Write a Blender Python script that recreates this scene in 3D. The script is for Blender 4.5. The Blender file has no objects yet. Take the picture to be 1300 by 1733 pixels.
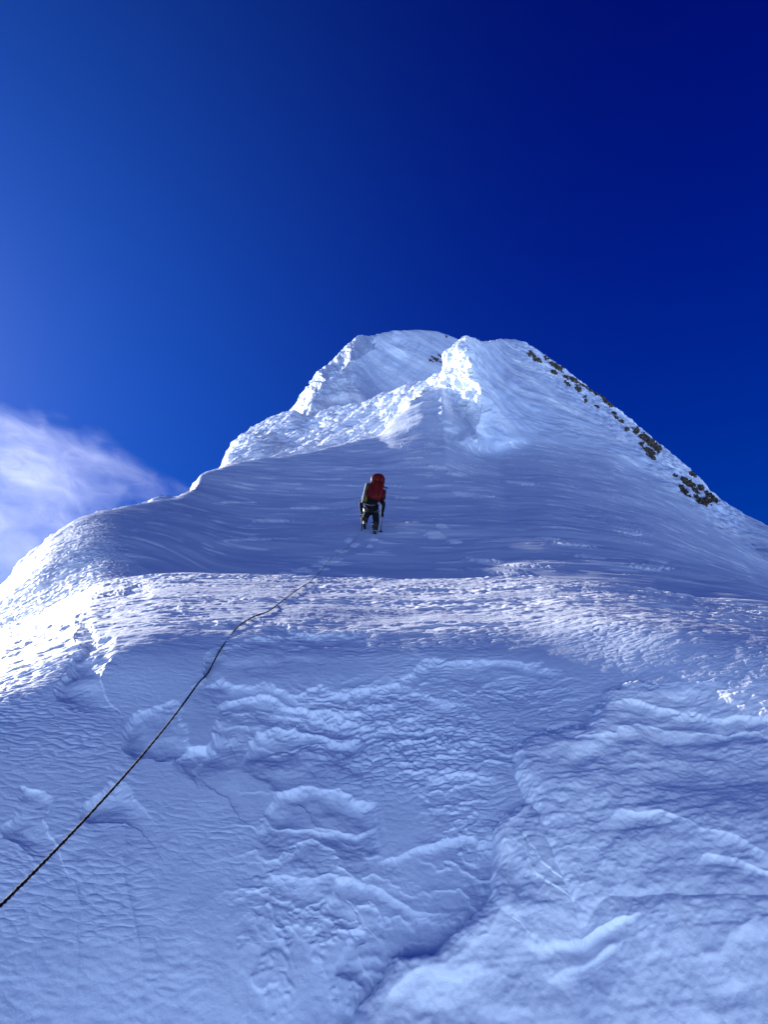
import bpy, math, random
import numpy as np
from mathutils import Vector, Matrix

PI = math.pi
SC = bpy.context.scene
C = SC.collection
Q = 1.0                      # mesh density of the snow sheets

# ------------------------------------------------------------------ camera
PITCH = math.radians(25.0)
FPX = 1237.0                 # focal length in pixels of a 1300 x 1733 frame
cam_d = bpy.data.cameras.new('camera')
cam_d.sensor_fit = 'VERTICAL'
cam_d.angle = 2 * math.atan(866.5 / FPX)
cam_d.clip_start = 0.05
cam_d.clip_end = 20000
cam = bpy.data.objects.new('camera', cam_d)
C.objects.link(cam)
cam.location = (0, 0, 0)
cam.rotation_euler = (PI / 2 + PITCH, 0, 0)
SC.camera = cam

# ------------------------------------------------------------------ light
SUN_AZ = math.radians(48)    # left of straight ahead
SUN_EL = math.radians(24)
sun_dir = Vector((-math.sin(SUN_AZ) * math.cos(SUN_EL), math.cos(SUN_AZ) * math.cos(SUN_EL), math.sin(SUN_EL)))
sl = bpy.data.lights.new('sun', 'SUN')
sl.energy = 5.0
sl.angle = math.radians(0.5)
sl.color = (1.0, 0.985, 0.96)
sun = bpy.data.objects.new('sun', sl)
C.objects.link(sun)
sun.rotation_euler = sun_dir.to_track_quat('Z', 'Y').to_euler()
sun.location = (-60, 60, 120)

W = bpy.data.worlds.new('World')
SC.world = W
W.use_nodes = True
nt = W.node_tree
bg = nt.nodes['Background']
sky = nt.nodes.new('ShaderNodeTexSky')
sky.sky_type = 'NISHITA'
SKY_K = 3.83
SKY_TINT = (0.0, 0.2, 0.8, 1)
AUREOLE = (0.075, 0.43, 1.45, 1)
AUREOLE2 = (0.6, 0.5, 0.5, 1)
LOW_FILL = (1.65, 2.5, 4.3, 1)  # pale low band, added as fill light
UNDER_FILL = (5.8, 8.1, 12.2, 1)  # bright lower half, added to lift slopes facing the camera
sky.sun_disc = False
sky.sun_elevation = SUN_EL
sky.sun_rotation = -SUN_AZ
sky.altitude = 6500
sky.air_density = 1.0
sky.dust_density = 0.1
sky.ozone_density = 3.0

def wn(kind, **kw):
    n = nt.nodes.new(kind)
    for k, v in kw.items(): setattr(n, k, v)
    return n
def wmath(op, a, b=None, clamp=False):
    n = wn('ShaderNodeMath', operation=op, use_clamp=clamp)
    for i, v in enumerate((a, b)):
        if v is None: continue
        if isinstance(v, (int, float)): n.inputs[i].default_value = v
        else: nt.links.new(v, n.inputs[i])
    return n.outputs[0]
def wcol(op, a, b, fac=1.0):
    n = wn('ShaderNodeMix', data_type='RGBA', blend_type=op)
    for i, v in ((0, fac), (6, a), (7, b)):
        if isinstance(v, (int, float, tuple)): n.inputs[i].default_value = v
        else: nt.links.new(v, n.inputs[i])
    return n.outputs[2]
tc = wn('ShaderNodeTexCoord')
sep = wn('ShaderNodeSeparateXYZ'); nt.links.new(tc.outputs['Generated'], sep.inputs[0])
dotn = wn('ShaderNodeVectorMath', operation='DOT_PRODUCT'); nt.links.new(tc.outputs['Generated'], dotn.inputs[0]); dotn.inputs[1].default_value = sun_dir
zc = wmath('MAXIMUM', sep.outputs[2], 0.0)
comb = wn('ShaderNodeCombineColor')
comb.inputs[0].default_value = 0.0
nt.links.new(wmath('MULTIPLY', wmath('POWER', wmath('SUBTRACT', 1.0, zc), 2.6), 0.12 * SKY_K), comb.inputs[1])
nt.links.new(wmath('MULTIPLY', wmath('SUBTRACT', 0.50, wmath('MULTIPLY', zc, 0.42)), SKY_K), comb.inputs[2])
# deep high-altitude blue: the physical sky shows through and keeps the light's direction
col = wcol('MIX', comb.outputs[0], wcol('MULTIPLY', sky.outputs[0], SKY_TINT), 0.12)
# brightening of the thin high air towards the sun
ds = wmath('MAXIMUM', dotn.outputs['Value'], 0.0)
aur = wmath('POWER', ds, 6.0)
aur2 = wmath('POWER', ds, 40.0)
col = wcol('ADD', col, wcol('MIX', (0, 0, 0, 1), AUREOLE, aur))
col = wcol('ADD', col, wcol('MIX', (0, 0, 0, 1), AUREOLE2, aur2))
# unseen fill added low down: pale band and bright lower half light the slopes
low = wn('ShaderNodeMapRange', interpolation_type='SMOOTHSTEP')
nt.links.new(sep.outputs[2], low.inputs[0]); low.inputs[1].default_value = 0.26; low.inputs[2].default_value = -0.05
col = wcol('MIX', col, LOW_FILL, low.outputs[0])
low2 = wn('ShaderNodeMapRange', interpolation_type='SMOOTHSTEP')
nt.links.new(sep.outputs[2], low2.inputs[0]); low2.inputs[1].default_value = 0.04; low2.inputs[2].default_value = -0.22
col = wcol('MIX', col, UNDER_FILL, low2.outputs[0])
nt.links.new(col, bg.inputs['Color'])
bg.inputs['Strength'].default_value = 0.106

SC.view_settings.view_transform = 'Standard'
SC.view_settings.look = 'None'
SC.view_settings.exposure = 1.3
SC.view_settings.gamma = 1.0
SC.render.engine = 'CYCLES'
SC.cycles.max_bounces = 6
SC.cycles.diffuse_bounces = 4
SC.cycles.volume_bounces = 1
SC.cycles.use_denoising = True

# ------------------------------------------------------------------ helpers
cP, sP = math.cos(PITCH), math.sin(PITCH)

def pix_dir(px, py):
    cx = (np.asarray(px, float) - 650) / FPX
    cy = (866.5 - np.asarray(py, float)) / FPX
    y = cP - cy * sP
    z = sP + cy * cP
    h = np.sqrt(cx * cx + y * y)
    return np.arctan2(cx, y), z / h          # azimuth, tangent of elevation

def to_pix(x, y, z):
    f = y * cP + z * sP
    u = -y * sP + z * cP
    f = np.where(f < 1e-3, 1e-3, f)
    return 650 + FPX * x / f, 866.5 - FPX * u / f

def ray_point(px, py, r):
    a, t = pix_dir(px, py)
    return Vector((float(r * np.sin(a)), float(r * np.cos(a)), float(r * t)))

def sstep(a, b, x):
    t = np.clip((x - a) / (b - a), 0, 1)
    return t * t * (3 - 2 * t)

_rng = np.random.RandomState(7)
_perm = np.concatenate([_rng.permutation(256)] * 3).astype(np.int32)
_g = _rng.normal(size=(256, 3)).astype(np.float32)
_g /= np.linalg.norm(_g, axis=1)[:, None]

def perlin(x, y, z, seed=0):
    x = (x + seed * 17.13).astype(np.float32); y = (y + seed * 5.71).astype(np.float32); z = (z + seed * 31.7).astype(np.float32)
    xi = np.floor(x).astype(np.int32); yi = np.floor(y).astype(np.int32); zi = np.floor(z).astype(np.int32)
    xf = x - xi; yf = y - yi; zf = z - zi
    xi &= 255; yi &= 255; zi &= 255
    u = xf ** 3 * (xf * (xf * 6 - 15) + 10)
    v = yf ** 3 * (yf * (yf * 6 - 15) + 10)
    w = zf ** 3 * (zf * (zf * 6 - 15) + 10)
    def g(dx, dy, dz):
        h = _perm[_perm[_perm[(xi + dx) & 255] + ((yi + dy) & 255)] + ((zi + dz) & 255)]
        gg = _g[h]
        return gg[..., 0] * (xf - dx) + gg[..., 1] * (yf - dy) + gg[..., 2] * (zf - dz)
    def lp(a, b, t): return a + t * (b - a)
    x00 = lp(g(0, 0, 0), g(1, 0, 0), u); x10 = lp(g(0, 1, 0), g(1, 1, 0), u)
    x01 = lp(g(0, 0, 1), g(1, 0, 1), u); x11 = lp(g(0, 1, 1), g(1, 1, 1), u)
    return lp(lp(x00, x10, v), lp(x01, x11, v), w) * 1.5

def fbm(x, y, z, oct=4, seed=0, gain=0.5):
    s = 0; a = 1.0
    for k in range(oct):
        s = s + a * perlin(x * 2.03 ** k, y * 2.03 ** k, z * 2.03 ** k, seed + k * 3)
        a *= gain
    return s

def cells(u, v, seed=0, jit=.85):
    """rounded bumps packed side by side: 1 at a bump's top, falling to the creases between"""
    ui = np.floor(u).astype(np.int32); vi = np.floor(v).astype(np.int32)
    best = np.full(u.shape, 9.0, np.float32); sec = best.copy()
    for a in (-1, 0, 1):
        for b in (-1, 0, 1):
            h = _perm[(_perm[(ui + a + seed) & 255] + vi + b) & 255]; h2 = _perm[h + 57]
            dx = ui + a + .5 + jit * (h / 255. - .5) - u; dy = vi + b + .5 + jit * (h2 / 255. - .5) - v
            d = (dx * dx + dy * dy).astype(np.float32)
            sec = np.minimum(sec, np.maximum(best, d)); best = np.minimum(best, d)
    return np.clip(np.sqrt(sec) - np.sqrt(best), 0, .7) ** .55

def pchip_rows(V, t):
    """V (K, N) node values, t rows in 0..K-1; monotone cubic along K for every column."""
    K = V.shape[0]
    d = V[1:] - V[:-1]
    m = np.zeros_like(V)
    same = (d[1:] * d[:-1]) > 0
    den = d[1:] + d[:-1]
    m[1:-1] = np.where(same, 2 * d[1:] * d[:-1] / np.where(den == 0, 1, den), 0)
    m[0] = d[0]; m[-1] = d[-1]
    i = np.clip(np.floor(t).astype(int), 0, K - 2)
    s = (t - i)[:, None]
    h00 = 2 * s**3 - 3 * s**2 + 1; h10 = s**3 - 2 * s**2 + s
    h01 = -2 * s**3 + 3 * s**2; h11 = s**3 - s**2
    return h00 * V[i] + h10 * m[i] + h01 * V[i + 1] + h11 * m[i + 1]

def pchip1(xk, yk, x):
    xk = np.asarray(xk, float); yk = np.asarray(yk, float)
    h = np.diff(xk); d = np.diff(yk) / h
    m = np.zeros_like(yk)
    same = d[1:] * d[:-1] > 0
    w1 = 2 * h[1:] + h[:-1]; w2 = h[1:] + 2 * h[:-1]
    with np.errstate(divide='ignore', invalid='ignore'):
        mm = (w1 + w2) / (w1 / d[:-1] + w2 / d[1:])
    m[1:-1] = np.where(same, mm, 0)
    m[0] = d[0]; m[-1] = d[-1]
    x = np.clip(x, xk[0], xk[-1])
    i = np.clip(np.searchsorted(xk, x) - 1, 0, len(xk) - 2)
    s = (x - xk[i]) / h[i]
    return ((2*s**3 - 3*s**2 + 1) * yk[i] + (s**3 - 2*s**2 + s) * h[i] * m[i]
            + (-2*s**3 + 3*s**2) * yk[i+1] + (s**3 - s**2) * h[i] * m[i+1])

def line(pts, az):
    """polyline of (frame x, frame y, ground distance) -> distance and tangent at each azimuth"""
    p = np.array(pts, float)
    a, t = pix_dir(p[:, 0], p[:, 1])
    return np.exp(pchip1(a, np.log(p[:, 2]), az)), pchip1(a, t, az)

def grid_mesh(name, P, mat, attrs=None, smooth=True):
    R, N, _ = P.shape
    me = bpy.data.meshes.new(name)
    me.vertices.add(R * N)
    me.vertices.foreach_set('co', P.reshape(-1).astype(np.float32))
    i = np.arange(R - 1)[:, None] * N + np.arange(N - 1)[None, :]
    q = np.stack([i, i + 1, i + N + 1, i + N], -1).reshape(-1, 4).astype(np.int32)
    me.loops.add(q.size)
    me.loops.foreach_set('vertex_index', q.reshape(-1))
    me.polygons.add(len(q))
    me.polygons.foreach_set('loop_start', np.arange(0, q.size, 4, dtype=np.int32))
    me.polygons.foreach_set('use_smooth', np.ones(len(q), dtype=bool))
    me.update(calc_edges=True)
    me.materials.append(mat)
    for k, v in (attrs or {}).items():
        at = me.attributes.new(k, 'FLOAT', 'POINT')
        at.data.foreach_set('value', v.reshape(-1).astype(np.float32))
    o = bpy.data.objects.new(name, me)
    C.objects.link(o)
    return o

def normals(P):
    du = np.zeros_like(P); dv = np.zeros_like(P)
    du[:, 1:-1] = P[:, 2:] - P[:, :-2]; du[:, 0] = P[:, 1] - P[:, 0]; du[:, -1] = P[:, -1] - P[:, -2]
    dv[1:-1] = P[2:] - P[:-2]; dv[0] = P[1] - P[0]; dv[-1] = P[-1] - P[-2]
    n = np.cross(du, dv)
    l = np.linalg.norm(n, axis=-1, keepdims=True)
    return n / np.where(l < 1e-12, 1, l)

def seg_dist(px, py, pts, fade=None):
    """signed distance to a polyline (positive on the right hand of travel, y down) and 0..1 parameter along it;
    with fade, the second result is a smooth weight that dies away towards the line's two ends"""
    best = np.full(px.shape, 1e9, np.float32); sd = np.zeros_like(best); tt = np.zeros_like(best); bper = np.zeros_like(best)
    p = np.array(pts, float)
    L = np.concatenate([[0], np.cumsum(np.hypot(*(p[1:] - p[:-1]).T))])
    num = 0; den = 1e-12; es = []; ts = []
    for k in range(len(p) - 1):
        a = p[k]; d = p[k + 1] - a; l2 = d @ d
        t = np.clip(((px - a[0]) * d[0] + (py - a[1]) * d[1]) / l2, 0, 1)
        ex = px - a[0] - t * d[0]; ey = py - a[1] - t * d[1]
        e = np.hypot(ex, ey)
        cr = d[0] * ey - d[1] * ex
        per = np.abs(cr) / math.sqrt(l2)
        u = (L[k] + t * (L[k + 1] - L[k])) / L[-1]
        m = (e < best - 1e-3) | ((np.abs(e - best) <= 1e-3) & (per > bper))
        bper = np.where(m, per, bper)
        best = np.where(m, e, best); sd = np.where(m, e * np.sign(cr), sd)
        tt = np.where(m, u, tt)
        if fade: es.append(e); ts.append(u)
    if not fade: return sd, tt
    for e, u in zip(es, ts):
        w = np.exp(-(e - best) / (7 + .22 * best))
        num = num + w * sstep(0, fade, u) * sstep(1.0, 1 - fade, u); den = den + w
    return sd, num / den * sstep(0, .05, tt) * sstep(1.0, .95, tt)

def mat_nodes(name):
    m = bpy.data.materials.new(name); m.use_nodes = True
    return m, m.node_tree, m.node_tree.nodes['Principled BSDF']

# ------------------------------------------------------------------ snow material
def snow_material():
    m, t, b = mat_nodes('snow')
    N = t.nodes; L = t.links
    at = N.new('ShaderNodeAttribute'); at.attribute_name = 'fresh_lit'  # new snow against crust, plus light and shade painted into the tone
    mx = N.new('ShaderNodeMix'); mx.data_type = 'RGBA'
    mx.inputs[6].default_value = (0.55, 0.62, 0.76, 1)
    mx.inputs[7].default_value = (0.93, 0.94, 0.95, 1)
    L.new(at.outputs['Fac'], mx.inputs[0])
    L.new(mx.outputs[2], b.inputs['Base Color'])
    b.inputs['Roughness'].default_value = 0.62
    b.inputs['Specular IOR Level'].default_value = 0.25
    g = N.new('ShaderNodeNewGeometry')
    n1 = N.new('ShaderNodeTexNoise'); n1.inputs['Scale'].default_value = 60; n1.inputs['Detail'].default_value = 4
    n1.inputs['Roughness'].default_value = 0.65
    L.new(g.outputs['Position'], n1.inputs['Vector'])
    bp = N.new('ShaderNodeBump'); bp.inputs['Strength'].default_value = 0.35; bp.inputs['Distance'].default_value = 0.006
    L.new(n1.outputs[0], bp.inputs['Height'])
    L.new(bp.outputs[0], b.inputs['Normal'])
    return m
SNOW = snow_material()

# ------------------------------------------------------------------ the snow slope: one sheet from under the
# photographer over the brow, up the climber's slope to the near crest, the ridge behind it and the right skyline
def az_columns():
    inner = np.concatenate([np.linspace(-.78, -.56, int(150 * Q) + 1)[:-1], np.linspace(-0.56, 0.56, int(1456 * Q)), np.linspace(.56, .78, int(150 * Q) + 1)[1:]])
    s = np.linspace(0, 1, int(110 * Q) + 20)[1:]
    side = 0.78 + (PI - 0.78) * (s * 0.25 + 0.75 * s ** 2.2)
    return np.concatenate([-side[::-1], inner, side])
AZ = az_columns()
azc = np.clip(AZ, -0.9, 0.9)

BROW = [(-900,1420,10.5),(-500,1260,10.0),(-200,1130,9.4),(-60,1085,9.0),(0,1063,8.7),(60,1040,8.4),(120,1010,8.2),(180,985,8.0),(330,970,7.6),(500,976,7.1),
        (700,981,6.6),(900,978,6.2),(1000,984,6.0),(1100,999,5.8),(1200,1018,5.6),(1300,1032,5.4),(1450,1060,5.2),(1800,1150,5.0),(2200,1300,4.8)]
CREST = [(-900,1400,12),(-500,1270,13.5),(-300,1165,14.5),(-100,1050,15.6),(0,990,16.2),(40,950,16.0),(80,914,16.0),(110,892,16.8),(150,871,18.0),(200,858,20.0),(260,848,22.5),
         (320,834,26),(334,818,29),(346,803,32),(380,788,35),(450,775,38),(515,765,40),(560,757,41.5),(600,748,43),(640,735,45),(670,708,47),(700,682,48.5),
         (722,662,50),(745,656,51),(775,690,51),(815,735,49.5),(850,747,49),(900,745,50.5),(1000,765,51.5),(1100,812,50),(1200,880,46),(1300,950,41),(1450,1040,35),(1800,1200,27),(2200,1400,20)]
CREST_BASE = [p for p in CREST if not (640 < p[0] < 800 or 315 < p[0] < 370)]
RIDGE = [(-900,1460,16),(-300,1230,19),(0,1040,26),(200,880,40),(300,850,58),(350,830,76),(374,795,92),(380,778,94),(392,756,96),(400,745,97),(420,729,97),(440,716,96),(470,702,93),(495,696,88),(521,706,83),
         (561,692,77),(614,680,70),(675,657,63),(731,638,57.5),(749,626,55.6),(755,601,55),(767,588,54.4),(780,575,54),(790,570,54),(799,573,55.5),(815,576,60),(830,577,66),(850,574.5,80),(875,577,90),(895,584,95),
         (920,601,97),(950,622,96),(1000,662,94),(1040,690,91),(1060,707,90),(1100,738,87),(1118,755,86),(1140,771,84),(1180,806,80),(1210,840,77),(1250,866,73),(1300,890,68),(1400,945,60),(1800,1130,42),(2200,1320,25)]

def build_slope():
    az = azc
    rb, tb = line(BROW, az); rc, tc = line(CREST, az); rr, tr = line(RIDGE, az)
    flat = lambda y, r: line([(-1500, y, r), (650, y, r), (2800, y, r)], az)
    # left-hand swing of the wall: it faces more and more to the left beyond the frame's left quarter
    xl = 650 + FPX * np.tan(az) * 0.97
    bend = 1 + 0.09 * sstep(330, -500, xl) 
    low = [flat(1850, 1.62), flat(1600, 1.75), flat(1400, 1.93), flat(1215, 2.22), None]
    nodes_r, nodes_t = [], []
    nodes_r.append(np.full_like(az, 0.62)); nodes_t.append(np.full_like(az, -2.55))
    y5 = [(-1500,1400,2.7),(-300,1270,2.66),(0,1150,2.6),(150,1098,2.6),(300,1075,2.62),(520,1068,2.66),(700,1080,2.62),(900,1072,2.66),(1000,1058,2.7),(1150,1066,2.62),(1300,1090,2.6),(1800,1210,2.6),(2800,1500,2.6)]
    low[4] = line(y5, az)
    for k, (r, t) in enumerate(low):
        f = bend if k > 0 else 1 + (bend - 1) * .6
        nodes_r.append(r * f); nodes_t.append(t)
    # keep them ordered where the brow swings down at the sides
    r5, t5 = nodes_r[5], nodes_t[5]
    for k in range(2, 5):
        nodes_t[k] = np.minimum(nodes_t[k], t5 - 0.05 * (5 - k))
    rb = rb * (1 + (bend - 1) * .5)
    rcs, tcs = line(CREST_BASE, az)
    nodes_r.append(np.exp(.55 * np.log(r5) + .45 * np.log(rb))); nodes_t.append(t5 + (tb - t5) * .60)
    nodes_r.append(rb); nodes_t.append(tb)
    g = lambda q: rb * (rcs / rb) ** q
    hol = sstep(120, 420, xl)
    nodes_r.append(g(.13)); nodes_t.append(tb - .050 * hol + (tcs - tb) * .10 * (1 - hol))
    nodes_r.append(g(.32)); nodes_t.append(tb - .006 * hol + (tcs - tb) * .28 * (1 - hol))
    nodes_r.append(g(.52)); nodes_t.append(tb + (tcs - tb) * (.30 + .32 * (1 - hol)))
    nodes_r.append(g(.75)); nodes_t.append(tb + (tcs - tb) * (.58 + .26 * (1 - hol)))
    nodes_r.append(rc); nodes_t.append(tc)
    dip = 1 - sstep(650, 765, xl)
    lg = lambda q: np.exp((1 - q) * np.log(rc) + q * np.log(rr))
    nodes_r.append(lg(.12)); nodes_t.append(np.where(dip > 0, tc + dip * -.010 + (1 - dip) * .22 * (tr - tc), tc + .22 * (tr - tc)))
    nodes_r.append(lg(.26)); nodes_t.append(tc + dip * -.016 + (1 - dip) * .45 * (tr - tc))
    nodes_r.append(lg(.62)); nodes_t.append(tc + (tr - tc) * (.45 * dip + .75 * (1 - dip)))
    nodes_r.append(rr); nodes_t.append(tr)
    nodes_r.append(rr * 1.10); nodes_t.append(tr - .03)
    nodes_r.append(rr * 1.35); nodes_t.append(tr - .16)
    nodes_r.append(rr * 2.0); nodes_t.append(tr - .55)
    NR = np.array(nodes_r); NT = np.array(nodes_t)
    dens = [16, 60, 240, 240, 215, 180, 120, 64, 60, 125, 105, 140, 50, 54, 110, 190, 14, 12, 10]
    dens = dens[:len(NR) - 1]
    t = np.concatenate([k + np.arange(n_) / n_ for k, n_ in enumerate([max(4, int(d * 1.0 * Q)) for d in dens])] + [[len(NR) - 1]])
    LR = pchip_rows(np.log(NR), t); TT = pchip_rows(NT, t)
    r = np.exp(LR)
    A = np.broadcast_to(AZ[None, :], r.shape)
    # sides and the back: the sheet runs out into an even mountainside falling away behind the photographer
    plane_t = np.maximum(-2.6, (-1.6 + 0.62 * r * np.cos(A) - .25 * r * np.abs(np.sin(A))) / r)
    wside = sstep(0.78, 1.45, np.abs(A))
    TT = TT * (1 - wside) + plane_t * wside
    back = sstep(1.0, PI, np.abs(A)) * sstep(2, 60, r)
    r = r * (1 + 6 * back)
    P = np.stack([r * np.sin(A), r * np.cos(A), r * TT], -1)
    return P, t

P, TROW = build_slope()
PX, PY = to_pix(P[..., 0], P[..., 1], P[..., 2])
PX = PX.astype(np.float32); PY = PY.astype(np.float32)
RR = np.hypot(P[..., 0], P[..., 1])
T2 = np.broadcast_to(TROW[:, None], PX.shape)
X, Y, Z = (P[..., k] for k in range(3))
infront = (Y > 0.2)

# --- large forms moved along the line of sight: buttress, flutes, ribs
def rib(PX, PY, pts, left, right, amp, ends=.12, warp=0, seed=0):
    d, tt = seg_dist(PX + warp, PY, pts)
    f = np.where(d < 0, np.exp(-(d / left) ** 2), np.exp(-(np.abs(d) / right) ** 1.3))
    return amp * f * sstep(0, ends, tt) * sstep(1.001, 1 - ends, tt)

shift = np.zeros_like(PX)
far = (T2 > 10.2) & infront
# the lit buttress: its arete runs from its top down to the foot, the left face looks left into the sun
m = (PX > 560) & (PX < 1150) & (PY > 540) & (PY < 900) & far
px, py = PX[m], PY[m]
wob = 7 * fbm(px * .03, py * .03, px * 0, 3, 5)
d, tt = seg_dist(px + wob, py, [(812,760),(806,735),(818,690),(814,655),(800,620),(796,590),(795,560)])
lw = 90 - 38 * sstep(680, 740, py)
prof = np.where(d < 0, np.clip(1 + d / lw, 0, 1) ** 1.15, np.exp(-(np.abs(d) / 95) ** 1.2))
hgt = sstep(775, 735, py) * (1 - .55 * sstep(620, 565, py))
shift[m] += .14 * prof * hgt
# hollow right of the arete and the long right shoulder rising to the sky line
d, tt = seg_dist(px, py, [(870,600),(930,660),(1000,720),(1090,800)])
shift[m] += .018 * np.exp(-(d / 30) ** 2) * sstep(0, .2, tt) * sstep(1.0, .8, tt)
# rolls on the lit ridge band
m = (PX > 350) & (PX < 760) & (PY > 600) & (PY < 810) & (T2 > 13.2) & infront
px, py = PX[m], PY[m]
s_ = 0
s_ = s_ + .05 * np.exp(-(((px - 415) / 30) ** 2 + ((py - 745) / 22) ** 2))
s_ = s_ - .06 * np.exp(-(((px - 490) / 26) ** 2 + ((py - 745) / 16) ** 2))
d, tt = seg_dist(px, py, [(560,790),(600,755),(660,720),(720,668)])
s_ = s_ + .035 * np.exp(-(d / 9) ** 2) * sstep(0, .2, tt)
shift[m] += s_
P *= (1 - shift)[..., None]

# --- small forms, put on along the surface normal
NRM = normals(P)
sgn = np.sign((NRM * -P).sum(-1, keepdims=True)); sgn[sgn == 0] = 1
up = NRM[..., 2:3] > 0
NRM = np.where(up, NRM, -NRM)
X, Y, Z = (P[..., k].astype(np.float32) for k in range(3))
D = np.zeros_like(PX)
FRESH_LIT = np.full_like(PX, .62)  # snow tone: newer snow and crust, with some painted light and shade

# foreground ledges --------------------------------------------------
LEDGES = [  # points (raised side on the right of travel), height m, decay px, edge px
 ([(204,1280),(208,1240),(226,1208),(262,1192),(284,1196),(306,1190)], .030, 95, 10),
 ([(306,1192),(320,1172),(336,1150),(345,1118),(372,1096),(410,1088),(428,1076),(470,1072),(520,1068),(560,1085)], .016, 60, 7),
 ([(330,1182),(352,1152),(380,1142),(400,1160),(440,1158),(500,1170),(545,1158),(600,1166)], .014, 45, 7),
 ([(288,1320),(296,1290),(322,1268),(346,1262),(360,1236),(368,1202),(386,1184),(410,1178),(450,1180),(500,1188),(540,1192),(590,1198),(636,1208)], .026, 60, 9),
 ([(334,1318),(340,1284),(356,1262),(378,1204),(396,1198),(452,1196),(520,1206),(600,1214),(650,1216)], .014, 40, 7),
 ([(400,1300),(412,1280),(420,1248),(440,1232),(480,1228),(540,1234),(590,1242),(640,1236)], .030, 85, 9),
 ([(430,1420),(452,1378),(474,1342),(500,1326),(540,1320),(580,1328),(610,1344),(650,1348)], .028, 80, 11),
 ([(500,1420),(530,1400),(560,1398),(600,1404),(640,1398)], .012, 40, 9),
 ([(500,1168),(560,1166),(600,1168),(650,1156),(690,1138),(730,1120),(790,1114),(860,1114),(920,1122),(980,1150)], .020, 60, 9),
 ([(600,1200),(640,1186),(662,1190),(676,1176),(710,1172),(744,1192),(776,1186),(800,1206)], .018, 50, 8),
 ([(560,1222),(600,1224),(640,1234),(672,1222),(700,1214),(740,1214)], .012, 40, 8),
 ([(700,1352),(730,1318),(780,1312),(820,1322),(850,1320)], .016, 60, 9),
 ([(640,1460),(700,1440),(740,1422),(790,1412),(812,1424),(838,1404)], .022, 70, 9),
 ([(420,1500),(460,1470),(520,1478),(560,1470),(600,1486),(650,1500),(700,1530),(760,1540),(800,1530)], .020, 75, 12),
 ([(862,1420),(868,1360),(874,1320),(862,1276),(886,1254),(930,1246),(960,1232),(985,1236),(1002,1208),(1030,1182),(1044,1168),(1090,1158),(1160,1156),(1230,1158),(1300,1160),(1420,1168)], .018, 300, 24),
 ([(1000,1212),(1040,1196),(1080,1190),(1140,1196),(1220,1206),(1300,1204),(1420,1206)], .020, 45, 9),
 ([(900,1300),(950,1272),(1000,1262),(1040,1240),(1120,1232),(1230,1236),(1420,1242)], .014, 45, 8),
 ([(836,1520),(838,1450),(836,1404),(846,1372),(870,1376),(888,1362),(915,1372),(928,1392)], .034, 130, 16),
 ([(858,1560),(856,1480),(860,1420),(866,1396),(900,1374),(914,1400),(924,1440)], .018, 130, 14),
 ([(588,1760),(600,1700),(640,1650),(656,1624),(700,1628),(736,1620),(762,1610),(784,1570),(800,1520),(836,1500)], .036, 170, 24),
 ([(640,1760),(650,1700),(700,1660),(760,1650),(820,1600),(850,1520)], .020, 100, 20),
 ([(560,1640),(572,1610),(590,1570),(612,1568),(620,1590)], .025, 45, 9),
 ([(540,1550),(555,1520),(570,1478),(600,1490)], .02, 50, 9),
 ([(1010,1420),(1052,1402),(1100,1394),(1150,1404),(1200,1424),(1260,1448),(1310,1476),(1420,1520)], .034, 60, 9),
 ([(1000,1500),(1040,1440),(1080,1410),(1120,1420),(1140,1470),(1160,1540),(1178,1600),(1182,1660)], -.033, 46, 18),
 ([(1160,1490),(1200,1470),(1250,1476),(1300,1500),(1400,1520)], .022, 50, 10),
 ([(1160,1660),(1190,1640),(1226,1636),(1246,1606),(1290,1584),(1400,1570)], .034, 120, 18),
 ([(860,1600),(920,1620),(980,1600),(1020,1580),(1100,1570)], .030, 40, 9),
 ([(900,1680),(940,1660),(1000,1640),(1060,1610),(1130,1580)], .035, 45, 9),
 ([(130,1800),(136,1680),(132,1560),(134,1480),(142,1420),(152,1400)], .003, 75, 9),
 ([(242,1800),(240,1680),(226,1560),(214,1460),(206,1380),(204,1345)], .0035, 90, 12),
 ([(134,1388),(140,1352),(176,1330),(210,1310)], .022, 55, 10),
 ([(0,1400),(20,1380),(40,1330),(60,1330),(90,1340)], .022, 60, 12),
 ([(88,1200),(94,1150),(110,1120),(150,1082),(190,1088),(204,1096)], .030, 70, 8),
 ([(130,1046),(142,1046),(160,1066),(178,1080)], .030, 26, 5),
 ([(0,1070),(60,1056),(130,1046)], .020, 40, 6),
 ([(-100,1100),(0,1090),(80,1076),(140,1066)], .012, 24, 5),
 ([(260,1020),(330,1042),(380,1052),(440,1046)], .012, 26, 5),
 ([(420,1034),(450,1040),(490,1062),(540,1074),(600,1066),(640,1068)], .014, 26, 5),
 ([(150,1010),(200,1000),(230,984),(270,1000)], .03, 22, 5),
]
m = (PX > -760) & (PX < 2060) & (PY > 985) & (PY < 3200) & (T2 < 7) & infront
px, py = PX[m], PY[m]
x, y, z = X[m], Y[m], Z[m]
w1 = fbm(x * 6, y * 6, z * 6, 2, 41); w2 = fbm(x * 6, y * 6, z * 6, 2, 57)
w3 = fbm(x * 22, y * 22, z * 22, 3, 11, .6); w4 = fbm(x * 22, y * 22, z * 22, 3, 23, .6)
qx = px + 12 * w1 + 5 * w3; qy = py + 12 * w2 + 5 * w4
w5 = fbm(x * 5 + 3, y * 5, z * 5, 3, 63)
d_ = np.zeros_like(px)
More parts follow.
